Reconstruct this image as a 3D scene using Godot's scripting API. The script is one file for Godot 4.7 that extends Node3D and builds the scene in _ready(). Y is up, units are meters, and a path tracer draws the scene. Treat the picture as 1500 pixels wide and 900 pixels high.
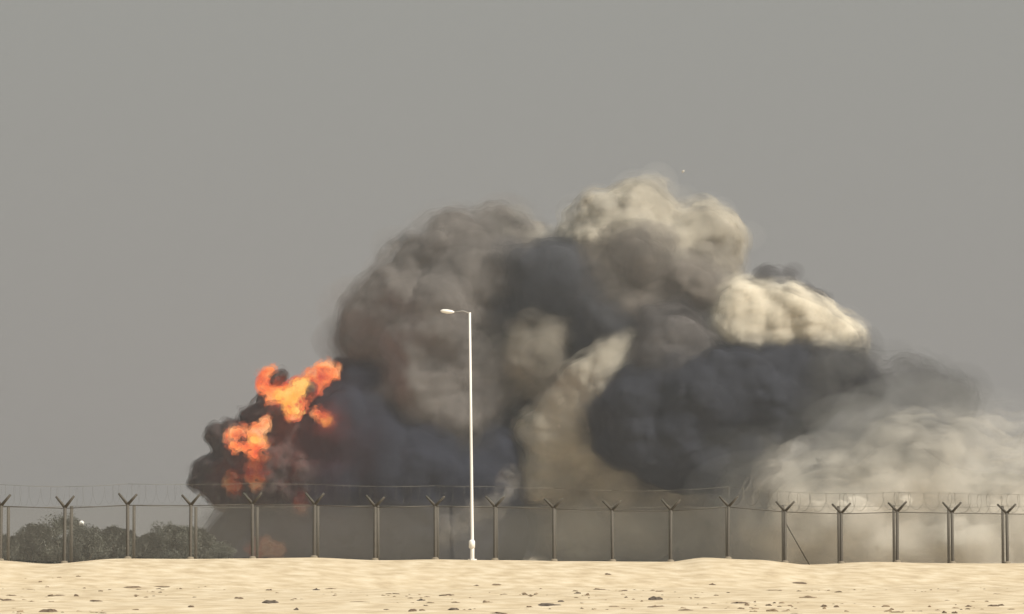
extends Node3D
# Desert airfield fence with a burning smoke cloud behind it, seen through a long lens.

const FOCAL := 6000.0          # focal length in units of a 1500-pixel-wide picture
const EYE := Vector3(0, 1.5, 0)
const HORIZON := 812.0
const CX := 750.0

var names := {}
var rng := RandomNumberGenerator.new()
var M := {}
var tris := 0


# ---------------------------------------------------------------- helpers
func numbered(called: String) -> String:
	var n: int = names.get(called, 0)
	names[called] = n + 1
	return called if n == 0 else "%s_%03d" % [called, n]


# a point that lies dist metres away, from bearings read off the photograph
func at(px: float, py: float, dist: float) -> Vector3:
	return Vector3((px - CX) / FOCAL * dist, EYE.y + (HORIZON - py) / FOCAL * dist, -dist)


func tag(o: Node, label := "", category := "", group := "", kind := "") -> Node:
	if label: o.set_meta("label", label)
	if category: o.set_meta("category", category)
	if group: o.set_meta("group", group)
	if kind: o.set_meta("kind", kind)
	return o


func thing(called: String, where: Vector3, label: String, category: String, group := "") -> Node3D:
	var o := Node3D.new()
	o.name = numbered(called)
	add_child(o)
	o.position = where
	tag(o, label, category, group)
	return o


func part(called: String, m: Mesh, mat: Material, parent: Node, where := Vector3.ZERO) -> MeshInstance3D:
	var o := MeshInstance3D.new()
	o.name = numbered(called) if parent == self else called
	o.mesh = m
	o.material_override = mat
	parent.add_child(o, true)
	o.position = where
	return o


func tri_noise(f: float, oct: int, seed_: int, ramp: Array, size := 512, normal := false, bump := 4.0) -> NoiseTexture2D:
	var n := FastNoiseLite.new()
	n.seed = seed_
	n.frequency = f
	n.fractal_octaves = oct
	n.noise_type = FastNoiseLite.TYPE_SIMPLEX_SMOOTH
	var t := NoiseTexture2D.new()
	t.width = size
	t.height = size
	t.seamless = true
	t.noise = n
	if normal:
		t.as_normal_map = true
		t.bump_strength = bump
	else:
		var g := Gradient.new()
		var off := PackedFloat32Array()
		var col := PackedColorArray()
		for r in ramp:
			off.append(r[0])
			col.append(r[1])
		g.offsets = off
		g.colors = col
		t.color_ramp = g
	return t


func lin(r: float, g: float, b: float) -> Color:
	return Color(r, g, b).linear_to_srgb()


func matte(c: Color, rough := 0.9) -> StandardMaterial3D:
	var m := StandardMaterial3D.new()
	m.albedo_color = c
	m.roughness = rough
	return m


# tube along points
func tube(st: SurfaceTool, pts: PackedVector3Array, rad: PackedFloat32Array, sides := 8, cap := true) -> void:
	var rings: Array = []
	var n := pts.size()
	var up := Vector3.RIGHT
	for i in n:
		var d := (pts[mini(i + 1, n - 1)] - pts[maxi(i - 1, 0)]).normalized()
		var a := up - d * up.dot(d)
		if a.length() < 0.05:
			a = Vector3.FORWARD - d * Vector3.FORWARD.dot(d)
		a = a.normalized()
		up = a
		var b := d.cross(a)
		var ring := PackedVector3Array()
		for k in sides:
			var t := TAU * k / sides
			ring.append(pts[i] + (a * cos(t) + b * sin(t)) * rad[i])
		rings.append(ring)
	for i in n - 1:
		for k in sides:
			var k2 := (k + 1) % sides
			var p: Vector3 = rings[i][k]
			var q: Vector3 = rings[i][k2]
			var r: Vector3 = rings[i + 1][k]
			var s: Vector3 = rings[i + 1][k2]
			for v in [p, r, q, q, r, s]:
				st.add_vertex(v)
	if cap:
		for e in [0, n - 1]:
			for k in sides:
				var k2 := (k + 1) % sides
				var p: Vector3 = rings[e][k]
				var q: Vector3 = rings[e][k2]
				var c: Vector3 = pts[e]
				for v in ([c, p, q] if e == 0 else [c, q, p]):
					st.add_vertex(v)


func tube_mesh(pts: Array, rad: Array, sides := 8, smooth := true) -> ArrayMesh:
	var st := SurfaceTool.new()
	st.begin(Mesh.PRIMITIVE_TRIANGLES)
	st.set_smooth_group(0 if smooth else -1)
	tube(st, PackedVector3Array(pts), PackedFloat32Array(rad), sides)
	st.generate_normals()
	return st.commit()


func box(st: SurfaceTool, t: Transform3D, size: Vector3) -> void:
	var h := size / 2.0
	for f in [[Vector3.RIGHT, Vector3.UP, Vector3.BACK], [Vector3.LEFT, Vector3.UP, Vector3.FORWARD], [Vector3.UP, Vector3.BACK, Vector3.RIGHT],
			[Vector3.DOWN, Vector3.FORWARD, Vector3.RIGHT], [Vector3.BACK, Vector3.UP, Vector3.LEFT], [Vector3.FORWARD, Vector3.UP, Vector3.RIGHT]]:
		var n: Vector3 = f[0]
		var u: Vector3 = f[1]
		var w: Vector3 = f[2]
		if n.cross(u).dot(w) < 0: w = -w
		var p := [n - u - w, n + u - w, n + u + w, n - u + w]
		for i in [0, 2, 1, 0, 3, 2]:
			st.add_vertex(t * (Vector3(p[i]) * h))


# ---------------------------------------------------------------- smoke: a union of soft balls with billowing relief, meshed by surface nets
# balls: array of [centre, radius]; returns one mesh around origin org for each level (metres outside the surface)
func billow_mesh(balls: Array, cell: float, k: float, amp: float, freq: float, seed_: int, org: Vector3, floor_y := -1e9, amp2 := 0.0, levels: Array = [0.0]) -> Array[ArrayMesh]:
	var n1 := FastNoiseLite.new()
	n1.seed = seed_
	n1.noise_type = FastNoiseLite.TYPE_CELLULAR
	n1.cellular_distance_function = FastNoiseLite.DISTANCE_EUCLIDEAN_SQUARED
	n1.cellular_return_type = FastNoiseLite.RETURN_DISTANCE
	n1.cellular_jitter = 1.0
	n1.frequency = freq
	n1.fractal_type = FastNoiseLite.FRACTAL_FBM
	n1.fractal_octaves = 3
	n1.fractal_lacunarity = 2.1
	n1.fractal_gain = 0.48
	n1.domain_warp_enabled = true
	n1.domain_warp_type = FastNoiseLite.DOMAIN_WARP_SIMPLEX
	n1.domain_warp_amplitude = 0.35 / freq
	n1.domain_warp_frequency = freq * 0.6
	n1.domain_warp_fractal_type = FastNoiseLite.DOMAIN_WARP_FRACTAL_NONE
	var n2 := FastNoiseLite.new()
	n2.seed = seed_ + 7
	n2.frequency = freq * 0.6
	n2.noise_type = FastNoiseLite.TYPE_SIMPLEX_SMOOTH
	n2.fractal_octaves = 2
	var lo := Vector3(1e9, 1e9, 1e9)
	var hi := -lo
	var nb := balls.size()
	var C := PackedVector3Array()
	var R := PackedFloat32Array()
	for b in balls:
		C.append(b[0])
		R.append(b[1])
		var e: Vector3 = Vector3.ONE * (b[1] + amp * 1.4 + amp2 + cell * 2.0 + levels[-1])
		lo = lo.min(b[0] - e)
		hi = hi.max(b[0] + e)
	const B := 5
	var nx := int(ceil((hi.x - lo.x) / cell / B)) * B
	var ny := int(ceil((hi.y - lo.y) / cell / B)) * B
	var nz := int(ceil((hi.z - lo.z) / cell / B)) * B
	var sx := nx + 1
	var sxy := sx * (ny + 1)
	var F := PackedFloat32Array()
	F.resize(sxy * (nz + 1))
	F.fill(1e9)
	var V := PackedInt32Array()
	V.resize(sxy * (nz + 1))
	V.fill(-1)
	var active: Array[Vector3i] = []
	var reach: float = cell * B * 0.87 + amp * 1.3 + amp2 + levels[-1]
	for bz in nz / B:
		for by in ny / B:
			for bx in nx / B:
				var c := lo + Vector3(bx + 0.5, by + 0.5, bz + 0.5) * cell * B
				var m := 1e9
				for i in nb:
					m = minf(m, c.distance_to(C[i]) - R[i])
				if m > reach or m < -(reach - levels[-1]) - k * 1.5:
					continue
				active.append(Vector3i(bx, by, bz))
				var near := PackedInt32Array()
				for i in nb:
					if c.distance_to(C[i]) - R[i] < m + k + cell * B * 1.74:
						near.append(i)
				for z in range(bz * B, bz * B + B + 1):
					for y in range(by * B, by * B + B + 1):
						var at_ := z * sxy + y * sx + bx * B
						for x in B + 1:
							if F[at_ + x] < 1e8:
								continue
							var p := lo + Vector3(bx * B + x, y, z) * cell
							var d := 1e9
							for i in near:
								var e := p.distance_to(C[i]) - R[i]
								if e > d + k:
									continue
								if e < d - k:
									d = e
									continue
								var h := (k - absf(e - d)) / k
								d = minf(d, e) - h * h * k * 0.25
							d += amp * (n1.get_noise_3dv(p) + 0.6) + amp2 * n2.get_noise_3dv(p)
							if p.y < floor_y:
								d = maxf(d, floor_y - p.y)
							F[at_ + x] = d
	var O := PackedInt32Array([0, 1, sx, sx + 1, sxy, sxy + 1, sxy + sx, sxy + sx + 1])
	var E := [[0, 1], [2, 3], [4, 5], [6, 7], [0, 2], [1, 3], [4, 6], [5, 7], [0, 4], [1, 5], [2, 6], [3, 7]]
	var P: Array[Vector3] = []
	for i in 8:
		P.append(Vector3(i & 1, (i >> 1) & 1, i >> 2))
	var out: Array[ArrayMesh] = []
	var gap: float = levels[-1] / maxi(1, levels.size() - 1)
	for level: float in levels:
		V.fill(-1)
		var verts := PackedVector3Array()
		var norms := PackedVector3Array()
		var cols := PackedColorArray()
		for b in active:
			for z in range(b.z * B, b.z * B + B):
				for y in range(b.y * B, b.y * B + B):
					for x in range(b.x * B, b.x * B + B):
						var at_ := z * sxy + y * sx + x
						var inside := 0
						for i in 8:
							if F[at_ + O[i]] < level: inside += 1
						if inside == 0 or inside == 8:
							continue
						var s := Vector3.ZERO
						var cnt := 0
						for e in E:
							var a: float = F[at_ + O[e[0]]] - level
							var c: float = F[at_ + O[e[1]]] - level
							if (a < 0.0) != (c < 0.0):
								s += P[e[0]].lerp(P[e[1]], a / (a - c))
								cnt += 1
						s /= cnt
						V[at_] = verts.size()
						var p := lo + (Vector3(x, y, z) + s) * cell
						var f0 := F[at_]; var f1 := F[at_ + 1]; var f2 := F[at_ + sx]; var f3 := F[at_ + sx + 1]
						var f4 := F[at_ + sxy]; var f5 := F[at_ + sxy + 1]; var f6 := F[at_ + sxy + sx]; var f7 := F[at_ + sxy + sx + 1]
						var nrm := Vector3(f1 + f3 + f5 + f7 - f0 - f2 - f4 - f6, f2 + f3 + f6 + f7 - f0 - f1 - f4 - f5, f4 + f5 + f6 + f7 - f0 - f1 - f2 - f3).normalized()
						norms.append(nrm)
						if level > 0.0:
							# each film wanders in and out and thins to nothing in places
							var w := n2.get_noise_3dv(p * 3.0 + Vector3(level * 61.0, level * 40.0, 0))
							p += nrm * w * gap * 1.6
							var thin := n2.get_noise_3dv(p * 2.2 - Vector3(0, level * 53.0, level * 20.0))
							cols.append(Color(1, 1, 1, 2.0 * (1.0 - (level - gap * 0.5) / levels[-1]) * clampf(0.5 + 1.6 * thin, 0.0, 1.0)))
						verts.append(p - org)
		var idx := PackedInt32Array()
		for b in active:
			for z in range(b.z * B, b.z * B + B):
				for y in range(b.y * B, b.y * B + B):
					for x in range(b.x * B, b.x * B + B):
						var at_ := z * sxy + y * sx + x
						if V[at_] < 0: continue
						var f := F[at_] < level
						for ax in 3:
							var du: int = [1, sx, sxy][ax]
							if (F[at_ + du] < level) == f: continue
							var dv: int = [sx, sxy, 1][ax]
							var dw: int = [sxy, 1, sx][ax]
							if at_ - dv - dw < 0: continue
							var q0 := V[at_]
							var q1 := V[at_ - dv]
							var q2 := V[at_ - dv - dw]
							var q3 := V[at_ - dw]
							if q1 < 0 or q2 < 0 or q3 < 0: continue
							if f:
								idx.append_array(PackedInt32Array([q0, q2, q1, q0, q3, q2]))
							else:
								idx.append_array(PackedInt32Array([q0, q1, q2, q0, q2, q3]))
		var arr := []
		arr.resize(Mesh.ARRAY_MAX)
		arr[Mesh.ARRAY_VERTEX] = verts
		arr[Mesh.ARRAY_NORMAL] = norms
		arr[Mesh.ARRAY_INDEX] = idx
		if level > 0.0:
			arr[Mesh.ARRAY_COLOR] = cols
		var mesh := ArrayMesh.new()
		mesh.add_surface_from_arrays(Mesh.PRIMITIVE_TRIANGLES, arr)
		out.append(mesh)
		tris += idx.size() / 3
	return out


func fog_mat(c: Color, density: float) -> FogMaterial:
	var m := FogMaterial.new()
	m.albedo = c
	m.density = density
	return m


func puff(parent: Node, where: Vector3, size: Vector3, c: Color, depth: float, called := "smoke_veil") -> void:
	var f := FogVolume.new()
	f.name = called
	f.shape = RenderingServer.FOG_VOLUME_SHAPE_ELLIPSOID
	f.size = size
	f.material = fog_mat(c, depth / size.z)
	parent.add_child(f, true)
	f.position = where


# spec: px, py, radius px, metres towards the camera
func balls_of(spec: Array, dist: float) -> Array:
	var s := FOCAL / dist
	var out := []
	for b in spec:
		var p := at(b[0], b[1], dist)
		out.append([p + Vector3(0, 0, b[3]), b[2] / s])
	return out


func smoke(called: String, label: String, spec: Array, dist: float, c: Color, opt: Dictionary) -> Node3D:
	var balls := balls_of(spec, dist)
	for b in balls: b[1] = maxf(b[1] - 0.55 * opt.get("soft", 3.0), b[1] * 0.4)
	var org: Vector3 = balls[0][0]
	org.y = -2.0
	var t := thing(called, org, label, opt.get("category", "smoke"), opt.get("group", "smoke clouds over the crash"))
	var levels := [0.0]
	var n: int = opt.get("films", 6)
	var soft: float = opt.get("soft", 3.0)
	for i in n: levels.append(soft * (i + 1) / n)
	var meshes := billow_mesh(balls, opt.get("cell", 0.9), opt.get("k", 6.0), opt.get("amp", 4.0), opt.get("freq", 0.07), opt.get("seed", 1), org, -3.0, opt.get("amp2", 2.0), levels)
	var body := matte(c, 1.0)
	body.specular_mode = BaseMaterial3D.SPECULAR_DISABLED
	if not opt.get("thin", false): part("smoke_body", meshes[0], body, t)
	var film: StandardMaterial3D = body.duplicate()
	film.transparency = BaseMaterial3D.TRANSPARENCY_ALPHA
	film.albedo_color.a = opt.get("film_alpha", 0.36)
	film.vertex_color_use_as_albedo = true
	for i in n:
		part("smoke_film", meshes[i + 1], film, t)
	# soft banks of thinner smoke hanging round the billows
	var outer: Array = meshes[n].surface_get_arrays(0)
	var v: PackedVector3Array = outer[Mesh.ARRAY_VERTEX]
	var nn: PackedVector3Array = outer[Mesh.ARRAY_NORMAL]
	var rnd := RandomNumberGenerator.new()
	rnd.seed = opt.get("seed", 1) * 31
	var rad: float = opt.get("veil_r", 4.5)
	var want: int = opt.get("veils", 40)
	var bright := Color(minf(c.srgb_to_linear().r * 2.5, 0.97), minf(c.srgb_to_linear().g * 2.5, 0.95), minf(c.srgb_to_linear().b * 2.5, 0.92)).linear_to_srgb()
	var placed := PackedVector3Array()
	var tries := 0
	while placed.size() < want and tries < want * 20:
		tries += 1
		var i := rnd.randi() % v.size()
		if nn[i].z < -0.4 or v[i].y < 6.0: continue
		var clear := true
		for q in placed:
			if q.distance_to(v[i]) < rad * 0.8:
				clear = false
				break
		if not clear: continue
		placed.append(v[i])
		var rr := rad * rnd.randf_range(0.6, 1.5)
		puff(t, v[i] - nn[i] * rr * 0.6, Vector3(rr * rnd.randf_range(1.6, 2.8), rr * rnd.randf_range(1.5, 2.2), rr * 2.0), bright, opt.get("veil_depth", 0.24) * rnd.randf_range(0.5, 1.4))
	return t


# ---------------------------------------------------------------- ground
var dune := FastNoiseLite.new()
var crest_px := [[-400, 821], [0, 820], [95, 826], [190, 818.5], [277, 819], [371, 818.5], [460, 817], [555, 821], [641, 820], [730, 821], [830, 822.5], [900, 823], [985, 823.5], [1040, 817.5], [1110, 820.5], [1200, 828], [1300, 824], [1394, 826], [1480, 826.5], [1900, 826]]


func crest(x: float) -> float:   # height of the berm top along the fence
	var px := CX + x / 187.0 * FOCAL
	var y := 822.0
	for i in crest_px.size() - 1:
		if px >= crest_px[i][0] and px <= crest_px[i + 1][0]:
			var t: float = (px - crest_px[i][0]) / float(crest_px[i + 1][0] - crest_px[i][0])
			t = t * t * (3.0 - 2.0 * t)
			y = lerpf(crest_px[i][1], crest_px[i + 1][1], t)
	return EYE.y - (y - HORIZON) / FOCAL * 187.0


func fence_z(x: float) -> float:
	return -188.0 - x * 0.35


func ground_h(x: float, z: float) -> float:
	var fz := fence_z(clampf(x, -60, 60))
	var d := z - fz                    # metres in front of the fence
	var flat := 0.0 + 0.15 * dune.get_noise_2d(x * 0.35, z) + 0.05 * dune.get_noise_2d(x * 2.2 + 90, z * 3.4) + 0.014 * dune.get_noise_2d(x * 7.0, z * 9.0 + 70)
	var top := crest(x) + 0.012 * dune.get_noise_2d(x * 3.0, z * 3.0)
	if d > 0.5:
		var s := clampf((d - 0.5) / (16.0 + 2.0 * dune.get_noise_2d(x * 0.6, 33.0)), 0, 1)
		s = s * s * (3.0 - 2.0 * s)
		return lerpf(top, flat, s)
	var back := clampf((0.5 - d - 3.0) / 40.0, 0, 1)
	return lerpf(top, -2.0 + 0.2 * dune.get_noise_2d(x * 0.1, z * 0.1), back * back * (3.0 - 2.0 * back)) - maxf(0.0, -d - 0.0) * 0.004 * (1.0 - back)


func build_ground() -> void:
	dune.seed = 5
	dune.frequency = 0.09
	dune.fractal_octaves = 3
	var xs := PackedFloat32Array()
	var zs := PackedFloat32Array()
	var x := -34.0
	while x <= 34.0:
		xs.append(x)
		x += 0.16
	var e := 34.0
	var step := 0.5
	while e < 6000.0:
		e += step
		step *= 1.25
		xs.append(e)
		xs.insert(0, -e)
	var z := 60.0
	zs.append(400.0)
	zs.append(150.0)
	while z > -80.0:
		zs.append(z)
		z -= 5.0
	while z > -206.0:
		zs.append(z)
		z -= 0.22
	step = 0.4
	while z > -7000.0:
		zs.append(z)
		z -= step
		step *= 1.2
	var verts := PackedVector3Array()
	var nx := xs.size()
	for zz in zs:
		for xx in xs:
			verts.append(Vector3(xx, ground_h(xx, zz), zz))
	var idx := PackedInt32Array()
	for j in zs.size() - 1:
		for i in nx - 1:
			var a := j * nx + i
			idx.append_array(PackedInt32Array([a, a + nx, a + 1, a + 1, a + nx, a + nx + 1]))
	var st := SurfaceTool.new()
	var arr := []
	arr.resize(Mesh.ARRAY_MAX)
	arr[Mesh.ARRAY_VERTEX] = verts
	arr[Mesh.ARRAY_INDEX] = idx
	var am := ArrayMesh.new()
	am.add_surface_from_arrays(Mesh.PRIMITIVE_TRIANGLES, arr)
	st.create_from(am, 0)
	st.generate_normals()
	var mesh := st.commit()
	var m := matte(Color.WHITE, 0.95)
	m.albedo_texture = tri_noise(0.012, 5, 3, [[0.1, lin(0.4, 0.315, 0.215)], [0.36, lin(0.49, 0.4, 0.275)], [0.55, lin(0.54, 0.45, 0.325)], [0.9, lin(0.63, 0.55, 0.425)]], 1024)
	m.uv1_triplanar = true
	m.uv1_world_triplanar = true
	m.uv1_scale = Vector3(0.06, 0.06, 0.06)
	m.normal_enabled = true
	m.normal_texture = tri_noise(0.03, 5, 8, [], 1024, true, 3.0)
	m.normal_scale = 0.15
	var g := part("sandy_ground", mesh, m, self)
	tag(g, "pale yellow desert sand rising to a low berm along the fence", "ground", "", "structure")


# ---------------------------------------------------------------- fence
func ring_coil(a: Vector3, b: Vector3, rad: float, pitch: float, wire: float, r: RandomNumberGenerator) -> ArrayMesh:
	var d := (b - a)
	var len_ := d.length()
	d /= len_
	var u := Vector3.UP
	var w := d.cross(u).normalized()
	var pts := PackedVector3Array()
	var rr := PackedFloat32Array()
	var n := int(len_ / pitch * 14)
	var wob := r.randf() * TAU
	for i in n + 1:
		var t := float(i) / 14.0 * TAU
		var s := 1.0 + 0.08 * sin(t * 0.13 + wob) + 0.05 * sin(t * 0.41)
		var off := 0.25 * pitch * sin(t * 0.23 + wob)
		pts.append(a + d * (len_ * i / n + off) + (u * sin(t) * s + w * cos(t) * s) * rad + u * (-0.05 * sin(t * 0.07 + wob)))
		rr.append(wire)
	var st := SurfaceTool.new()
	st.begin(Mesh.PRIMITIVE_TRIANGLES)
	st.set_smooth_group(0)
	tube(st, pts, rr, 3, false)
	st.generate_normals()
	return st.commit()


func chain_link(w: Vector3, h: float, pitch: float, wire: float) -> ArrayMesh:
	# diagonal wires both ways between two posts; w is the run from post to post, wires are square bars
	var st := SurfaceTool.new()
	st.begin(Mesh.PRIMITIVE_TRIANGLES)
	var run := Vector3(w.x, 0, w.z)
	var len_ := run.length()
	var rise := w.y
	var d := run / len_
	var nrm := d.cross(Vector3.UP)
	for way in 2:
		var c := -h
		while c < len_:
			var u0 := maxf(c, 0.0)
			var u1 := minf(c + h, len_)
			if u1 - u0 > 0.02:
				var v0 := (u0 - c)
				var v1 := (u1 - c)
				if way == 1:
					v0 = h - v0
					v1 = h - v1
				var p := d * u0 + Vector3.UP * (v0 + rise * u0 / len_) + nrm * (0.003 if way else -0.003)
				var q := d * u1 + Vector3.UP * (v1 + rise * u1 / len_) + nrm * (0.003 if way else -0.003)
				tube(st, PackedVector3Array([p, q]), PackedFloat32Array([wire, wire]), 3, false)
			c += pitch
	st.generate_normals()
	return st.commit()


func build_fence() -> void:
	var steel := matte(lin(0.105, 0.095, 0.08), 0.7)
	steel.albedo_texture = tri_noise(0.02, 4, 12, [[0.0, Color(0.7, 0.68, 0.66)], [1.0, Color(1, 1, 1)]], 256)
	steel.uv1_triplanar = true
	steel.uv1_scale = Vector3(2, 2, 2)
	var wire := matte(lin(0.17, 0.16, 0.14), 0.6)
	var r := RandomNumberGenerator.new()
	r.seed = 77
	# equally spaced posts along a straight line that runs away to the right
	var a := at(95, 824, 181.0)
	var b := at(1475, 827, 195.5)
	a.y = 0; b.y = 0
	var stepv := (b - a) / 16.0
	var org := a - stepv * 3
	org.y = ground_h(org.x, org.z)
	var f := thing("perimeter_fence", org, "chain-link fence with Y-topped steel posts and razor wire coils along the berm", "fence")
	var side := stepv.cross(Vector3.UP).normalized()
	var along := stepv.normalized()
	var tops: Array[Vector3] = []
	for i in 23:
		var p := a + stepv * (i - 3)
		var gy := ground_h(p.x, p.z)
		p.y = gy
		var h := 2.4 + r.randf_range(-0.05, 0.05)
		var lean := Vector3(r.randf_range(-0.03, 0.03), 0, 0)
		var rad := 0.075
		var top := p + Vector3.UP * h + lean
		tops.append(top)
		var post := part("post", tube_mesh([p - org - Vector3.UP * 0.4, p - org + Vector3.UP * 0.02, top - org], [rad, rad, rad * 0.95], 10), steel, f)
		for s in [-1, 1]:
			# the two arms of the Y, turned to face across the fence and seen half side-on
			var dirv: Vector3 = (along * s * 0.34 + side * s * 0.3 + Vector3.UP * (0.46 + r.randf_range(-0.04, 0.06)))
			var arm := tube_mesh([top - org, top - org + dirv * 0.5, top - org + dirv], [0.07, 0.06, 0.05], 6)
			part("arm", arm, steel, post)
		part("footing", tube_mesh([p - org - Vector3.UP * 0.3, p - org + Vector3.UP * 0.06, p - org + Vector3.UP * 0.1], [0.17, 0.16, 0.09], 10), M.concrete, post)
	# one post has a leaning stay on its right
	var stay_from := tops[15] - Vector3.UP * 0.5
	var stay_to := a + stepv * 12.45
	stay_to.y = ground_h(stay_to.x, stay_to.z) - 0.1
	part("brace", tube_mesh([stay_from - org, stay_to - org], [0.03, 0.03], 6), steel, f)
	for i in 22:
		var p := a + stepv * (i - 3)
		p.y = ground_h(p.x, p.z) + 0.05
		var q := a + stepv * (i - 2)
		q.y = ground_h(q.x, q.z) + 0.05
		var h := minf(tops[i].y - p.y, tops[i + 1].y - q.y) - 0.02
		var link := part("chain_link_panel", chain_link(q - p, h, 0.06, 0.0032), wire, f, p - org)
		tag(link, "", "", "", "stuff")
		part("top_rail", tube_mesh([tops[i] - org - Vector3.UP * 0.03, tops[i + 1] - org - Vector3.UP * 0.03], [0.02, 0.02], 6), steel, f)
		var lift := Vector3.UP * 0.47
		var coil := part("razor_wire_coil", ring_coil(tops[i] - org + lift, tops[i + 1] - org + lift, 0.44, [0.4, 0.62][int(i > 13)], [0.003, 0.009][int(i > 13)], r), wire, f)
		part("tension_wire", tube_mesh([tops[i] - org + lift * 1.95, (tops[i] + tops[i + 1]) / 2.0 - org + lift * 1.9, tops[i + 1] - org + lift * 1.95], [0.007, 0.007, 0.007], 4), wire, coil)
	# an inner fence of plain posts a few metres behind
	var back := Vector3(0.06, 0, -2.3)
	var o2 := org + back
	o2.y = ground_h(o2.x, o2.z)
	var g := thing("inner_fence", o2, "second fence of plain straight posts just behind the Y-topped fence", "fence")
	var prev := Vector3.ZERO
	for i in 23:
		var p := a + stepv * (i - 3) + back
		p.y = ground_h(p.x, p.z)
		var top := Vector3(p.x, EYE.y + (HORIZON - 742.0) / FOCAL * -p.z + r.randf_range(-0.05, 0.05), p.z)
		part("post", tube_mesh([p - o2 - Vector3.UP * 0.4, top - o2], [0.07, 0.07], 8), steel, g)
		if i > 0:
			part("strand_wire", tube_mesh([prev - o2, (prev + top) / 2.0 - o2 - Vector3.UP * 0.04, top - o2], [0.008, 0.008, 0.008], 4), wire, g)
		prev = top


# ---------------------------------------------------------------- street lamp
func build_lamp() -> void:
	var white := matte(lin(0.8, 0.78, 0.76), 0.45)
	var base := at(692, 819, 186.0)
	base.y = ground_h(base.x, base.z)
	var t := thing("street_lamp", base, "tall slim white street lamp with a single arm to the left, behind it the smoke", "street lamp")
	var top := at(688, 458, 186.0) - base
	part("pole", tube_mesh([Vector3(0, -0.3, 0), Vector3(0, 0.55, 0), Vector3(0, 0.6, 0), top * 0.5, top], [0.09, 0.09, 0.074, 0.062, 0.05], 14), white, t)
	part("base_collar", tube_mesh([Vector3(-0.02, 0.52, 0), Vector3(-0.02, 0.56, 0), Vector3(-0.02, 0.86, 0), Vector3(-0.02, 0.92, 0)], [0.08, 0.14, 0.14, 0.08], 12), white, t)
	part("base_plate", tube_mesh([Vector3(0, -0.04, 0), Vector3(0, 0.05, 0)], [0.2, 0.2], 10, false), white, t)
	var h := at(664, 457.5, 186.0) - base
	part("arm", tube_mesh([top - Vector3(0, 0.05, 0), top.lerp(h, 0.4) + Vector3(0, 0.06, 0), h], [0.028, 0.024, 0.022], 8), matte(lin(0.3, 0.29, 0.28), 0.5), t)
	var tip := at(645, 455.5, 186.0) - base
	var head := SurfaceTool.new()
	head.begin(Mesh.PRIMITIVE_TRIANGLES)
	head.set_smooth_group(0)
	tube(head, PackedVector3Array([h + Vector3(0.04, 0, 0), h.lerp(tip, 0.15), h.lerp(tip, 0.5), h.lerp(tip, 0.85), tip]), PackedFloat32Array([0.03, 0.08, 0.1, 0.08, 0.03]), 12)
	head.generate_normals()
	part("lamp_head", head.commit(), white, t)


# ---------------------------------------------------------------- trees
func tree_proto(seed_: int, w: float, h: float, leaf: Material, bark: Material) -> Array:
	var r := RandomNumberGenerator.new()
	r.seed = seed_
	var ts := SurfaceTool.new()
	ts.begin(Mesh.PRIMITIVE_TRIANGLES)
	ts.set_smooth_group(0)
	var tops: Array[Vector3] = []
	for k in 5:
		var a := r.randf() * TAU
		var e := Vector3(cos(a) * w * 0.3 * r.randf(), h * r.randf_range(0.5, 0.75), sin(a) * w * 0.3)
		tube(ts, PackedVector3Array([Vector3(0, -0.3, 0), Vector3(e.x * 0.2, h * 0.22, e.z * 0.2), e]), PackedFloat32Array([0.16, 0.12, 0.03]), 6)
	ts.generate_normals()
	var st := SurfaceTool.new()
	st.begin(Mesh.PRIMITIVE_TRIANGLES)
	var clumps := 60
	for c in clumps:
		var a := r.randf() * TAU
		var v := pow(r.randf(), 0.7)
		var rad := w * 0.5 * sqrt(r.randf()) * sqrt(maxf(0.05, 1.0 - pow(absf(v - 0.4) / 0.62, 2.0)))
		var cc := Vector3(cos(a) * rad, h * (0.12 + 0.84 * v), sin(a) * rad)
		var cr := w * r.randf_range(0.09, 0.17)
		for l in 230:
			var dir := Vector3(r.randfn(), r.randfn(), r.randfn()).normalized()
			var p := cc + dir * cr * pow(r.randf(), 0.4)
			var n := (dir + Vector3(r.randfn(), r.randfn(), r.randfn()) * 0.5).normalized()
			var shade := (n * 0.35 + (p - Vector3(0, h * 0.35, 0)).normalized()).normalized()
			var u := n.cross(Vector3(r.randfn(), r.randfn(), r.randfn())).normalized()
			var q := n.cross(u)
			var s := r.randf_range(0.07, 0.14)
			for vv in [-u - q * 0.6, u * 0.9 - q * 0.5, q, ]:
				st.set_normal(shade)
				st.add_vertex(p + vv * s)
	return [ts.commit(), st.commit()]


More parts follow.
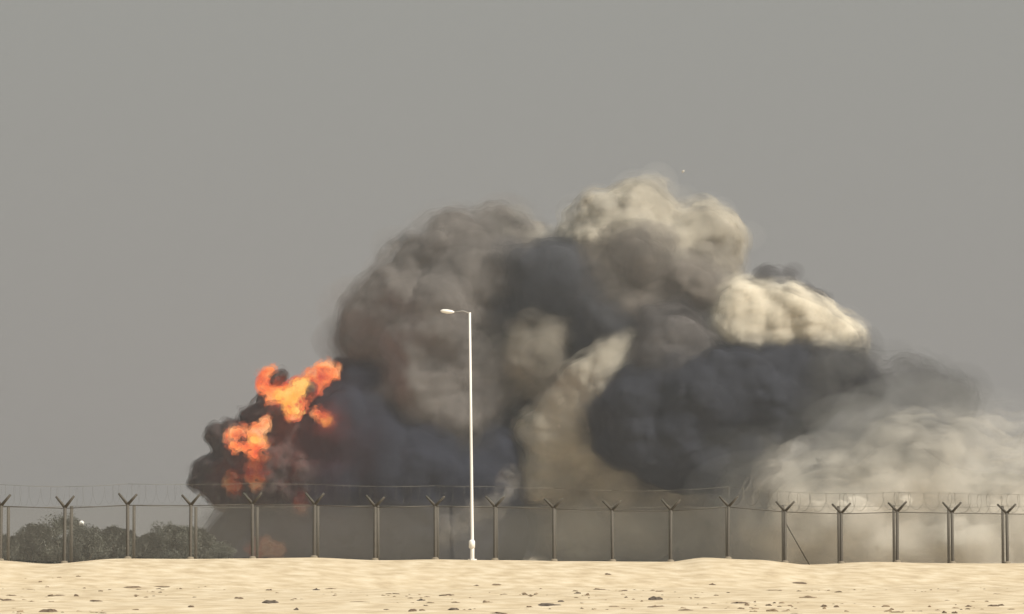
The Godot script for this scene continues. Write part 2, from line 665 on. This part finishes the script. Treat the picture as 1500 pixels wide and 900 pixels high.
func build_trees() -> void:
	var bark := matte(lin(0.1, 0.08, 0.06))
	var kinds := []
	for k in 4:
		var leaf := matte(lin([0.12, 0.125, 0.12, 0.125][k], [0.13, 0.13, 0.13, 0.13][k], [0.11, 0.11, 0.108, 0.11][k]), 0.8)
		leaf.backlight_enabled = true
		leaf.backlight = Color(0.5, 0.5, 0.46)
		kinds.append(tree_proto(100 + k, [7.0, 5.5, 9.0, 4.5][k], [6.0, 5.6, 6.6, 5.0][k], leaf, bark) + [leaf])
	build_scrub(kinds[0][1], kinds[2][2])
	# px of the trunk, px of the top, distance, kind, label
	var spots := [
		[-30, 788, 646.0, 1, "low bushy tree at the left edge behind the first fence post"],
		[10, 787, 629.0, 3, "low round bush between the left edge and the tallest tree"],
		[52, 771, 671.0, 1, "bush with a rounded top on the left shoulder of the tallest tree"],
		[92, 762, 680.0, 2, "tallest and broadest dark tree, behind the second Y-topped post"],
		[126, 774, 654.0, 0, "wide tree to the right of the tallest tree, below the white lamp"],
		[165, 775, 697.0, 3, "small round tree left of the third Y-topped post"],
		[182, 778, 714.0, 1, "low bush behind the third Y-topped post"],
		[215, 787, 680.0, 3, "lowest bush in the gap right of the third Y-topped post"],
		[250, 771, 663.0, 0, "rounded tree left of the fourth Y-topped post"],
		[285, 775, 680.0, 1, "bush right of the fourth Y-topped post at the edge of the smoke"],
	]
	for s in spots:
		var k: Array = kinds[s[3]]
		var p := at(s[0], 812, s[2])
		p.y = -2.0
		var top := at(s[0], s[1], s[2]).y
		var t := thing("tree", p, s[4], "tree", "trees beyond the fence")
		var sc: float = (top + 2.0) / [6.0, 5.6, 6.6, 5.0][s[3]]
		part("trunk", k[0], bark, t)
		part("crown", k[1], k[2], t)
		t.scale = Vector3(sc * 0.95, sc, sc * 0.95)
		t.rotation.y = s[0] * 0.37


func build_scrub(crown: Mesh, leaf: Material) -> void:
	var mm := MultiMesh.new()
	mm.transform_format = MultiMesh.TRANSFORM_3D
	mm.mesh = crown
	mm.instance_count = 46
	var r := RandomNumberGenerator.new()
	r.seed = 9
	for i in 46:
		var d := r.randf_range(690, 780)
		var p := at(lerpf(-140, 310, i / 45.0) + r.randf_range(-8, 8), 812, d)
		p.y = -2.2
		mm.set_instance_transform(i, Transform3D(Basis(Vector3.UP, r.randf() * TAU).scaled(Vector3(1.6, r.randf_range(0.85, 1.05), 1.4)), p))
	var o := MultiMeshInstance3D.new()
	o.name = "scrub_band"
	o.multimesh = mm
	o.material_override = leaf
	add_child(o)
	tag(o, "continuous low band of hazy scrub far behind the trees at the left", "scrub", "", "stuff")


# ---------------------------------------------------------------- stones
func stone_mesh(seed_: int) -> ArrayMesh:
	var n := FastNoiseLite.new()
	n.seed = seed_
	n.frequency = 0.9
	n.fractal_octaves = 3
	var st := SurfaceTool.new()
	st.begin(Mesh.PRIMITIVE_TRIANGLES)
	st.set_smooth_group(-1)
	var rows := 7
	var cols := 11
	var P := []
	for j in rows + 1:
		var v := PI * j / rows
		for i in cols + 1:
			var u := TAU * (i % cols) / cols
			var d := Vector3(sin(v) * cos(u), cos(v), sin(v) * sin(u))
			P.append(d * (1.0 + 0.55 * n.get_noise_3dv(d * 1.3)) * Vector3(1, 1, 1))
	for j in rows:
		for i in cols:
			var a := j * (cols + 1) + i
			for q in [a, a + 1, a + cols + 1, a + 1, a + cols + 2, a + cols + 1]:
				st.add_vertex(P[q])
	st.generate_normals()
	return st.commit()


func on_sand(px: float, py: float) -> Vector3:
	var d := 95.0
	while d < 188.0:
		var p := at(px, py, d)
		if p.y <= ground_h(p.x, p.z): return p
		d += 0.25
	return at(px, py, 180.0)


func build_stones() -> void:
	var kinds := []
	for k in 6: kinds.append(stone_mesh(40 + k))
	var mats := []
	for k in 3:
		var m := matte(Color.WHITE, 0.9)
		var c: Array = [[0.13, 0.09, 0.06], [0.19, 0.135, 0.085], [0.09, 0.07, 0.055]][k]
		m.albedo_texture = tri_noise(0.03, 4, 20 + k, [[0.2, lin(c[0] * 0.6, c[1] * 0.6, c[2] * 0.6)], [0.8, lin(c[0] * 1.3, c[1] * 1.3, c[2] * 1.3)]], 128)
		m.uv1_triplanar = true
		m.uv1_scale = Vector3(0.7, 0.7, 0.7)
		mats.append(m)
	# px, py of the foot, width px, height px, shade
	var rows := [
		[12, 880, 24, 4, 0], [17, 873, 20, 3, 1], [70, 861, 8, 3, 1], [60, 853, 6, 3, 1], [45, 864, 12, 2, 1], [88, 873, 28, 3, 1], [113, 874, 9, 6, 0], [47, 882, 12, 3, 1], [77, 882, 14, 3, 1], [22, 892, 8, 3, 1], [73, 896, 32, 7, 0],
		[142, 881, 20, 4, 0], [152, 899, 14, 4, 0], [195, 861, 32, 4, 1], [237, 860, 30, 3, 1], [199, 894, 12, 4, 1], [200, 873, 10, 3, 1], [281, 890, 11, 7, 0], [350, 877, 15, 5, 0], [395, 865, 11, 4, 0], [398, 884, 30, 11, 2], [435, 894, 9, 6, 2], [464, 865, 12, 5, 2], [484, 863, 18, 3, 1],
		[490, 873, 8, 2, 1], [525, 882, 26, 2, 1], [566, 894, 11, 4, 0], [602, 877, 9, 3, 1], [617, 880, 14, 5, 2], [624, 888, 13, 4, 0], [604, 896, 14, 8, 0], [657, 872, 17, 3, 0], [664, 894, 20, 7, 2], [680, 894, 6, 3, 1], [698, 859, 11, 4, 0], [728, 857, 16, 3, 1], [710, 882, 6, 5, 0], [730, 899, 26, 5, 0],
		[777, 873, 9, 4, 1], [803, 887, 40, 6, 2], [822, 882, 12, 5, 2], [775, 890, 11, 4, 1], [890, 842, 11, 4, 0], [914, 866, 12, 3, 0], [880, 864, 20, 2, 1], [860, 873, 9, 7, 1], [852, 885, 8, 4, 1], [900, 889, 18, 3, 1], [960, 879, 22, 11, 2], [965, 867, 16, 4, 1], [940, 882, 6, 4, 1], [962, 889, 28, 3, 1],
		[1005, 894, 26, 3, 1], [1043, 857, 11, 4, 0], [1020, 876, 10, 2, 1], [1085, 884, 30, 4, 0], [1105, 883, 5, 6, 0], [1168, 855, 27, 5, 0], [1182, 876, 28, 5, 1], [1156, 888, 8, 4, 1], [1206, 889, 12, 6, 0], [1224, 890, 9, 6, 0], [1165, 899, 20, 2, 1],
		[1382, 899, 9, 8, 0], [1397, 899, 9, 7, 0], [1386, 880, 10, 2, 1], [1417, 889, 12, 4, 0], [1454, 888, 18, 4, 0], [1459, 871, 14, 3, 1], [1310, 897, 30, 3, 1], [1130, 865, 20, 2, 1], [1480, 893, 12, 3, 1],
	]
	const ORD := ["first", "second", "third", "fourth", "fifth", "sixth", "seventh", "eighth", "ninth", "tenth", "eleventh", "twelfth", "thirteenth", "fourteenth", "fifteenth", "sixteenth", "last"]
	var posts_px := [95, 186, 277, 371, 463, 555, 641, 727, 818, 900, 985, 1068, 1151, 1234, 1315, 1394, 1475]
	var used := {}
	rows.sort_custom(func(p, q): return p[2] * p[3] < q[2] * q[3])
	var i := 0
	for s in rows:
		var p := on_sand(s[0], s[1])
		var sc: float = -p.z / FOCAL
		var size := Vector3(s[2] * sc * 0.55, s[3] * sc * 0.75, s[2] * sc * 0.5)
		var row: String = "by the bottom edge" if s[1] > 886 else "on the flat sand" if s[1] > 866 else "below the berm"
		var form: String = "long flat" if s[2] > s[3] * 4.5 else "low" if s[2] > s[3] * 2.4 else "lumpy"
		var shade: String = ["brown", "sandy brown", "dark brown"][s[4]]
		var post := 0
		for k in 17:
			if absf(posts_px[k] - s[0]) < absf(posts_px[post] - s[0]): post = k
		var off: float = s[0] - posts_px[post]
		var rel: String = "straight below" if absf(off) < 12 else "left of" if off < 0 else "right of"
		var label := "%s %s stone %s, %s the %s fence post" % [form, shade, row, rel, ORD[post]]
		var big := 0
		for w in ["", "bigger ", "biggest "]:
			if not used.has(w + label):
				label = w + label
				break
			big += 1
		if used.has(label): print("twice: ", label)
		used[label] = true
		var t := thing("stone", p - Vector3.UP * size.y * 0.4, label, "stone", "stones scattered on the sand")
		part("rock", kinds[i % 6], mats[s[4]], t)
		t.get_child(0).scale = size
		t.get_child(0).rotation.y = i * 1.7
		i += 1


func build_pebbles() -> void:
	var mm := MultiMesh.new()
	mm.transform_format = MultiMesh.TRANSFORM_3D
	mm.use_colors = true
	mm.mesh = stone_mesh(63)
	mm.instance_count = 420
	var r := RandomNumberGenerator.new()
	r.seed = 14
	var c := Vector3.ZERO
	for i in 420:
		if i % 7 == 0:
			var z := r.randf_range(-100, -172)
			c = Vector3(r.randf_range(-0.135, 0.135) * -z, 0, z)
		var p := c + Vector3(r.randfn() * 0.9, 0, r.randfn() * 1.6)
		p.y = ground_h(p.x, p.z)
		var s := 0.025 + 0.06 * pow(r.randf(), 3.0)
		mm.set_instance_transform(i, Transform3D(Basis(Vector3.UP, r.randf() * TAU).scaled(Vector3(s * r.randf_range(0.8, 2.2), s * r.randf_range(0.5, 0.9), s)), p))
		var t := r.randf_range(0.6, 1.8)
		mm.set_instance_color(i, Color(0.16 * t, 0.12 * t, 0.08 * t))
	var m := matte(Color.WHITE, 0.9)
	m.vertex_color_use_as_albedo = true
	var o := MultiMeshInstance3D.new()
	o.name = "pebbles"
	o.multimesh = mm
	o.material_override = m
	add_child(o)
	tag(o, "small brown pebbles strewn in loose patches over the sand", "pebbles", "", "stuff")


# ---------------------------------------------------------------- fire
func flame_mat(seed_: int, ramp: Array, heat: float) -> StandardMaterial3D:
	var m := StandardMaterial3D.new()
	m.albedo_color = Color(0.05, 0.03, 0.02)
	m.roughness = 1.0
	m.emission_enabled = true
	m.emission = Color.WHITE
	m.emission_operator = BaseMaterial3D.EMISSION_OP_MULTIPLY
	m.emission_energy_multiplier = heat
	m.emission_texture = tri_noise(0.006, 3, seed_, ramp, 256)
	m.uv1_triplanar = true
	m.uv1_scale = Vector3(0.07, 0.07, 0.07)
	return m


func flame(spec: Array, hot: Array, dist: float, label: String, seed_: int, heat: float) -> void:
	var balls := balls_of(spec, dist)
	var org: Vector3 = balls[0][0]
	var outer := flame_mat(seed_, [[0.25, lin(0.55, 0.06, 0.03)], [0.42, lin(0.95, 0.17, 0.045)], [0.58, lin(1.0, 0.3, 0.08)], [0.75, lin(1.0, 0.5, 0.22)]], heat)
	var film: StandardMaterial3D = outer.duplicate()
	film.transparency = BaseMaterial3D.TRANSPARENCY_ALPHA
	film.albedo_color.a = 0.3
	film.vertex_color_use_as_albedo = true
	var t := thing("flame", org, label, "fire", "flames in the fireball")
	var ms := billow_mesh(balls, 0.2, 0.7, 1.6, 0.45, seed_, org, -1e9, 1.1, [0.0, 0.3, 0.6, 0.9])
	part("flame_body", ms[0], outer, t)
	for i in 3: part("flame_film", ms[i + 1], film, t)
	if hot:
		var inner := flame_mat(seed_ + 1, [[0.2, lin(1.0, 0.38, 0.05)], [0.8, lin(1.0, 0.62, 0.17)]], heat)
		var glow: StandardMaterial3D = inner.duplicate()
		glow.transparency = BaseMaterial3D.TRANSPARENCY_ALPHA
		glow.albedo_color.a = 0.3
		glow.vertex_color_use_as_albedo = true
		var hs := billow_mesh(balls_of(hot, dist), 0.2, 0.6, 1.3, 0.5, seed_ + 3, org, -1e9, 0.9, [0.0, 0.3, 0.6, 0.9])
		part("flame_core", hs[0], inner, t)
		for i in 3: part("core_film", hs[i + 1], glow, t)
	if hot.is_empty(): return
	var l := OmniLight3D.new()
	l.name = "fire_glow"
	l.light_color = Color(1.0, 0.33, 0.12)
	l.light_energy = 80.0 * heat
	l.omni_range = 60.0
	l.omni_attenuation = 2.0
	l.light_size = 1.5
	l.shadow_enabled = true
	t.add_child(l)
	l.position = Vector3(0, 0, 5.0)


func build_smoke() -> void:
	var D := 900.0
	smoke("cream_cloud", "bright cream smoke cloud on the right above the dark cloud", [
		[1082, 464, 42, 18], [1072, 492, 38, 18], [1130, 476, 46, 18], [1178, 488, 42, 18], [1100, 510, 44, 17], [1215, 500, 32, 18], [1246, 512, 20, 17], [1150, 515, 44, 16], [1085, 447, 30, 18], [1140, 455, 26, 18]], D,
		lin(0.78, 0.725, 0.62), {"seed": 3, "soft": 3.0, "amp": 3.0, "amp2": 1.6, "k": 4.0, "freq": 0.12, "films": 8, "film_alpha": 0.3, "veils": 24, "veil_r": 3.0, "veil_depth": 0.14})
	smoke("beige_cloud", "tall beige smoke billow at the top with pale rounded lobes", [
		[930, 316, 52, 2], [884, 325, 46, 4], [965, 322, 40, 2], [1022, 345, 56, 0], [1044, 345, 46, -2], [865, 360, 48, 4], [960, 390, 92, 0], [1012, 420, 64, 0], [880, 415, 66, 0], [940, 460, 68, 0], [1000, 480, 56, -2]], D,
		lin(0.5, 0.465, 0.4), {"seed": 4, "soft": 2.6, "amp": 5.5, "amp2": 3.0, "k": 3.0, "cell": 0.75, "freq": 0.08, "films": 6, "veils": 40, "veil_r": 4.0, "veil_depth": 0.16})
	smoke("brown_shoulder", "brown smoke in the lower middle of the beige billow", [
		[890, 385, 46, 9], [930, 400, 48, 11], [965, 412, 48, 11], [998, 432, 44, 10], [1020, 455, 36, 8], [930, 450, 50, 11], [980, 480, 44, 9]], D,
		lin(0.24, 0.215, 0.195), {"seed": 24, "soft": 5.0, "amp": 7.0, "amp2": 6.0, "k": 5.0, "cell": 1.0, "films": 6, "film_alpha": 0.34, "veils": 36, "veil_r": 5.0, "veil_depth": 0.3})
	smoke("grey_plume", "broad brownish grey smoke plume left of the beige billow", [
		[548, 472, 54, 6], [578, 444, 56, 4], [628, 400, 48, 4], [668, 346, 36, 0], [720, 352, 42, -4], [765, 378, 50, -4], [700, 412, 76, 4], [630, 480, 88, 6], [780, 430, 66, 0], [740, 510, 84, 2], [545, 520, 42, 4], [690, 560, 80, 4], [620, 590, 60, 12], [670, 610, 56, 12], [648, 335, 16, 0]], D,
		lin(0.2, 0.184, 0.176), {"seed": 5, "soft": 3.0, "amp": 6.5, "amp2": 3.0, "k": 3.5, "cell": 0.8, "freq": 0.08, "films": 8, "film_alpha": 0.22, "veils": 100, "veil_r": 4.5})
	smoke("pale_shoulder", "soft pale smoke joining the tops of the grey plume and the beige billow", [
		[735, 357, 40, -4], [775, 367, 44, -6], [815, 377, 46, -8], [840, 360, 36, -6], [790, 410, 50, -8]], D,
		lin(0.33, 0.31, 0.28), {"seed": 26, "soft": 4.0, "amp": 5.0, "amp2": 3.0, "films": 6, "veils": 20})
	smoke("rear_smoke", "brownish smoke filling the middle behind the pale column and dark cloud", [
		[790, 560, 70, -14], [850, 540, 60, -16], [900, 500, 60, -14], [980, 520, 70, -16], [1050, 560, 70, -14], [760, 640, 70, -10], [900, 620, 90, -14], [820, 720, 90, -14], [1000, 720, 90, -14], [1100, 700, 60, -10], [720, 760, 60, -10], [940, 790, 80, -10], [1060, 780, 70, -10]], D,
		lin(0.24, 0.22, 0.2), {"seed": 27, "soft": 3.0, "amp": 6.0, "amp2": 3.0, "cell": 1.2, "films": 3, "veils": 0})
	smoke("dark_streak", "dark blue grey smoke drifting across the front of the beige billow", [
		[800, 400, 32, 14], [825, 430, 42, 14], [860, 465, 46, 14], [900, 495, 40, 13], [945, 510, 32, 11], [845, 495, 34, 12], [790, 440, 30, 12]], D,
		lin(0.075, 0.078, 0.09), {"seed": 6, "soft": 4.5, "amp": 6.0, "amp2": 6.0, "k": 5.0, "films": 6, "film_alpha": 0.34, "veils": 36, "veil_r": 5.0, "veil_depth": 0.3})
	smoke("pale_column", "pale beige smoke column between the dark base and dark front cloud", [
		[905, 545, 42, 18], [872, 568, 50, 17], [838, 608, 50, 14], [810, 650, 46, 10], [840, 690, 54, 8], [880, 640, 60, 8], [900, 710, 50, 8], [850, 770, 70, 2], [940, 765, 60, 2], [1030, 770, 55, 0], [990, 720, 50, 4], [802, 640, 40, 12], [800, 700, 46, 12], [845, 650, 50, 12]], D,
		lin(0.5, 0.465, 0.4), {"seed": 7, "soft": 2.6, "amp": 5.0, "amp2": 3.0, "k": 3.5, "films": 6, "veils": 24, "veil_depth": 0.14})
	smoke("beige_puff", "small beige puff of smoke under the dark streak, right of the lamp", [
		[802, 500, 30, 15], [784, 522, 32, 12], [755, 550, 34, 10], [800, 540, 30, 12]], D,
		lin(0.34, 0.31, 0.265), {"seed": 28, "soft": 4.0, "amp": 6.0, "amp2": 4.0, "films": 6, "film_alpha": 0.2, "thin": true, "veils": 12, "veil_depth": 0.2})
	smoke("black_base", "very dark blue grey smoke base low behind the street lamp", [
		[545, 585, 46, 10], [520, 640, 68, 10], [620, 690, 66, 14], [560, 690, 75, 12], [700, 680, 58, 10], [600, 730, 80, 10], [700, 730, 62, 8], [460, 710, 60, 8], [540, 760, 70, 8], [640, 780, 70, 8], [730, 780, 46, 6], [420, 770, 60, 6], [360, 785, 44, 6], [335, 800, 34, 6], [400, 810, 50, 6], [480, 810, 56, 6], [570, 812, 60, 6], [660, 812, 56, 6]], D,
		lin(0.043, 0.047, 0.066), {"seed": 8, "soft": 3.0, "amp": 6.0, "amp2": 3.0, "cell": 0.95, "films": 5, "veils": 60, "veil_r": 5.0})
	smoke("dark_cloud", "dark slate smoke cloud on the right, hanging in front of the pale smoke", [
		[928, 630, 62, 26], [908, 605, 44, 26], [980, 592, 62, 26], [1040, 602, 72, 26], [985, 650, 64, 26], [1110, 582, 62, 24], [1155, 560, 46, 22], [1190, 556, 40, 20], [965, 680, 36, 26], [1020, 670, 44, 26], [1085, 650, 42, 24], [1175, 590, 42, 20], [1225, 562, 34, 18], [1250, 570, 26, 18]], D,
		lin(0.045, 0.048, 0.062), {"seed": 9, "soft": 2.2, "amp": 6.0, "amp2": 2.5, "k": 3.0, "cell": 0.75, "freq": 0.085, "films": 6, "veils": 60, "veil_r": 4.0})
	smoke("brown_billow", "small brownish grey billow rising from the top of the dark cloud", [
		[978, 512, 40, 22], [950, 528, 36, 24], [1008, 528, 32, 22], [990, 548, 42, 22]], D,
		lin(0.12, 0.112, 0.112), {"seed": 19, "soft": 3.0, "amp": 5.0, "amp2": 3.0, "films": 5, "veils": 16})
	smoke("fire_smoke", "lumpy black brown smoke rolling round the flames at the left", [
		[330, 700, 36, 14], [308, 708, 18, 14], [348, 655, 32, 14], [330, 640, 20, 14], [388, 690, 50, 14], [418, 640, 42, 10], [440, 700, 50, 12], [470, 615, 38, 8], [380, 612, 22, 10], [400, 590, 20, 8], [485, 575, 24, 4], [490, 650, 50, 10], [345, 722, 26, 12], [416, 562, 11, 15], [520, 600, 40, 4], [510, 560, 30, 4], [400, 720, 30, 14], [440, 730, 26, 14],
		[411, 564, 6, 20], [424, 556, 7, 20], [404, 606, 6, 21], [414, 606, 6, 22], [366, 649, 6, 24], [402, 648, 8, 23], [458, 582, 9, 20]], D,
		lin(0.078, 0.066, 0.066), {"seed": 10, "cell": 0.5, "amp": 3.4, "amp2": 1.0, "freq": 0.2, "k": 1.5, "soft": 1.0, "films": 4, "veils": 20, "veil_r": 2.2, "veil_depth": 0.15})
	smoke("smoke_wisp", "thin grey wisp trailing off the right end of the dark cloud", [
		[1215, 575, 48, 22], [1255, 585, 46, 22], [1290, 596, 38, 22], [1330, 606, 36, 22], [1362, 618, 30, 20], [1310, 580, 28, 22], [1385, 624, 20, 20], [1200, 620, 40, 22]], D,
		lin(0.12, 0.118, 0.12), {"seed": 21, "soft": 5.5, "amp": 4.0, "amp2": 4.0, "films": 6, "film_alpha": 0.14, "freq": 0.1, "thin": true, "k": 8.0, "veils": 40, "veil_r": 5.0, "veil_depth": 0.32})
	var dust := smoke("dust_cloud", "low pale beige dust cloud drifting behind the fence on the right", [
		[1150, 765, 60, 30], [1200, 745, 62, 30], [1250, 725, 62, 30], [1310, 715, 62, 30], [1370, 715, 62, 30], [1430, 728, 60, 30], [1500, 740, 62, 30], [1240, 800, 90, 30], [1320, 800, 90, 30], [1400, 800, 90, 30], [1480, 800, 90, 30], [1560, 740, 80, 30], [1620, 750, 80, 24], [1100, 798, 50, 30]], D,
		lin(0.68, 0.645, 0.585), {"seed": 22, "soft": 10.0, "amp": 2.0, "amp2": 4.0, "k": 12.0, "films": 8, "film_alpha": 0.22, "cell": 1.2, "veils": 0})
	var s := FOCAL / D
	var dr := RandomNumberGenerator.new()
	dr.seed = 61
	for i in 70:
		var u := dr.randf()
		var px := lerpf(1080, 1660, u)
		var lift := pow(dr.randf(), 1.4)
		var py := 770.0 - lift * lerpf(110, 160, smoothstep(0.0, 0.35, u))
		var rr := dr.randf_range(22, 60) * lerpf(1.0, 1.2, lift)
		puff(dust, at(px, py, D - 34 + dr.randf_range(-6, 8)) - dust.position, Vector3(rr * 3.6, rr * 1.9, rr * 2.4) / s, lin(0.97, 0.955, 0.92), dr.randf_range(0.04, 0.12), "dust_veil")
	smoke("dark_wisp", "small thin dark wisp along the top edge of the cream cloud", [
		[1108, 421, 16, 16], [1138, 429, 17, 16], [1172, 444, 15, 16], [1200, 458, 11, 16]], D,
		lin(0.1, 0.095, 0.1), {"seed": 30, "soft": 1.8, "amp": 2.0, "amp2": 2.0, "freq": 0.15, "films": 5, "film_alpha": 0.18, "cell": 0.5, "thin": true, "veils": 10, "veil_r": 2.0, "veil_depth": 0.5})
	smoke("pale_wisp", "small pale grey wisp curling low just right of the street lamp", [
		[746, 705, 12, 32], [742, 725, 13, 32], [728, 745, 14, 32], [705, 752, 13, 32], [680, 770, 13, 32], [662, 785, 14, 32]], D,
		lin(0.3, 0.29, 0.28), {"seed": 23, "soft": 1.9, "amp": 2.0, "amp2": 1.5, "k": 2.0, "freq": 0.2, "films": 5, "film_alpha": 0.1, "cell": 0.4, "thin": true, "veils": 5, "veil_r": 2.0, "veil_depth": 0.1})
	var low := thing("low_haze", at(700, 812, D - 40), "thin grey haze of smoke lying low along the ground behind the fence", "haze", "smoke clouds over the crash")
	for p in [[480, 790, 330, 60, 0.05], [760, 790, 330, 62, 0.05], [980, 785, 260, 62, 0.08], [640, 800, 500, 46, 0.04]]:
		puff(low, at(p[0], p[1], D - 40) - low.position, Vector3(p[2] * 2, p[3] * 2, 120) * Vector3(D / FOCAL, D / FOCAL, 0.25), lin(0.62, 0.6, 0.53), p[4], "haze_veil")
	fire(D)


func fire(D: float) -> void:
	flame([[418, 586, 11, 19], [432, 588, 15, 20], [440, 600, 9, 21], [436, 612, 6, 21], [400, 572, 10, 19], [394, 562, 8, 18], [405, 556, 7, 18], [448, 572, 12, 18], [462, 560, 11, 17], [476, 553, 10, 16], [488, 548, 9, 15], [410, 592, 9, 19], [455, 580, 10, 19], [468, 566, 10, 17]],
		[[432, 590, 13, 21.5], [443, 578, 9, 21], [437, 605, 7, 22], [422, 588, 8, 21], [452, 570, 6, 20.5]], D, "largest orange flame at the top of the burning smoke", 51, 1.0)
	flame([[388, 656, 7, 23], [385, 666, 5, 23], [386, 642, 7, 23], [394, 632, 6, 23], [398, 622, 4, 23], [374, 640, 6, 23], [362, 641, 6, 23], [352, 643, 5, 23], [349, 654, 4, 23], [360, 656, 4, 23], [374, 658, 6, 23]],
		[[386, 650, 4, 24.5]], D, "hooked orange flame lower on the left of the black smoke", 52, 1.0)
	flame([[479, 618, 5, 18], [487, 622, 6, 18], [494, 626, 5, 18], [471, 607, 3, 18]],
		[[486, 621, 3, 19.2]], D, "smallest flame, a short streak on the right of the burning smoke", 53, 1.0)
	flame([[384, 688, 9, 21.5], [390, 676, 7, 22], [376, 700, 8, 21.5], [392, 700, 7, 21], [384, 714, 5, 21]], [], D, "dull red patch of fire under the hooked flame", 54, 0.24)
	flame([[350, 700, 6, 20.5], [346, 712, 6, 20.5], [356, 716, 5, 20.5]], [], D, "small dull red patch of fire lowest in the black smoke", 55, 0.16)
	flame([[448, 728, 5, 19], [446, 738, 6, 19], [450, 745, 5, 19]], [], D, "dull red streak of fire in the dark smoke above the chain-link", 56, 0.1)
	flame([[384, 806, 8, 22], [398, 802, 9, 22], [412, 807, 8, 22]], [], D, "low dull red fire near the ground seen through the chain-link", 57, 0.11)


func build_small_things() -> void:
	# a white globe lamp among the trees, and a scrap of debris in the air
	var p := at(120, 767, 655.0)
	var t := thing("globe_lamp", Vector3(p.x, -2.0, p.z), "small bright white globe lamp beside the top of the tallest tree", "lamp")
	part("post", tube_mesh([Vector3(0, -0.2, 0), Vector3(0, p.y + 1.8, 0)], [0.06, 0.04], 8), M.concrete, t)
	var globe := SphereMesh.new()
	globe.radius = 0.42
	globe.height = 0.84
	part("globe", globe, matte(lin(0.85, 0.85, 0.83), 0.3), t, Vector3(0, p.y + 2.0, 0))
	var q := at(1002, 250, 880.0)
	var d := thing("debris", q, "tiny pale scrap of debris in the sky above the beige billow", "debris")
	var m := stone_mesh(91)
	part("scrap", m, matte(lin(0.6, 0.58, 0.55), 0.5), d)
	d.get_child(0).scale = Vector3(0.36, 0.22, 0.1)
	d.rotation = Vector3(0.4, 0.3, 0.7)


func _ready() -> void:
	var t0 := Time.get_ticks_msec()
	# camera
	var cam := Camera3D.new()
	cam.name = "camera"
	cam.keep_aspect = Camera3D.KEEP_HEIGHT
	cam.fov = rad_to_deg(2.0 * atan(450.0 / FOCAL))
	cam.position = EYE
	cam.rotation.x = atan((HORIZON - 450.0) / FOCAL)
	cam.far = 12000.0
	add_child(cam)
	cam.current = true
	# sky, air and exposure
	var we := WorldEnvironment.new()
	we.name = "environment"
	var env := Environment.new()
	env.background_mode = Environment.BG_SKY
	var sky := Sky.new()
	var sm := ProceduralSkyMaterial.new()
	sm.sky_top_color = lin(0.288, 0.308, 0.286)
	sm.sky_horizon_color = lin(0.27, 0.248, 0.23)
	sm.sky_curve = 0.15
	sm.ground_horizon_color = lin(0.27, 0.25, 0.23)
	sm.ground_bottom_color = lin(0.25, 0.22, 0.17)
	sm.sun_angle_max = 1.0
	sky.sky_material = sm
	env.sky = sky
	env.tonemap_mode = Environment.TONE_MAPPER_LINEAR
	env.tonemap_exposure = 1.19
	env.sdfgi_enabled = true
	env.ssao_enabled = true
	env.ssil_enabled = true
	env.volumetric_fog_enabled = true
	env.volumetric_fog_density = 0.0002
	env.volumetric_fog_albedo = Color(0.95, 0.95, 0.96)
	env.volumetric_fog_anisotropy = 0.5
	env.volumetric_fog_length = 2000.0
	we.environment = env
	add_child(we)
	# sun: high, from the right and behind the camera
	var sun := DirectionalLight3D.new()
	sun.name = "sun"
	sun.light_energy = 1.56
	sun.light_color = Color(1.0, 0.965, 0.9)
	sun.light_angular_distance = 0.5
	sun.shadow_enabled = true
	add_child(sun)
	sun.look_at_from_position(Vector3(0.55, 0.74, 0.4), Vector3.ZERO)

	M.concrete = matte(lin(0.2, 0.17, 0.13))
	build_ground()
	build_fence()
	build_lamp()
	build_trees()
	print("setting ", Time.get_ticks_msec() - t0)
	build_smoke()
	print("smoke tris ", tris, " ", Time.get_ticks_msec() - t0)
	build_stones()
	build_pebbles()
	build_small_things()
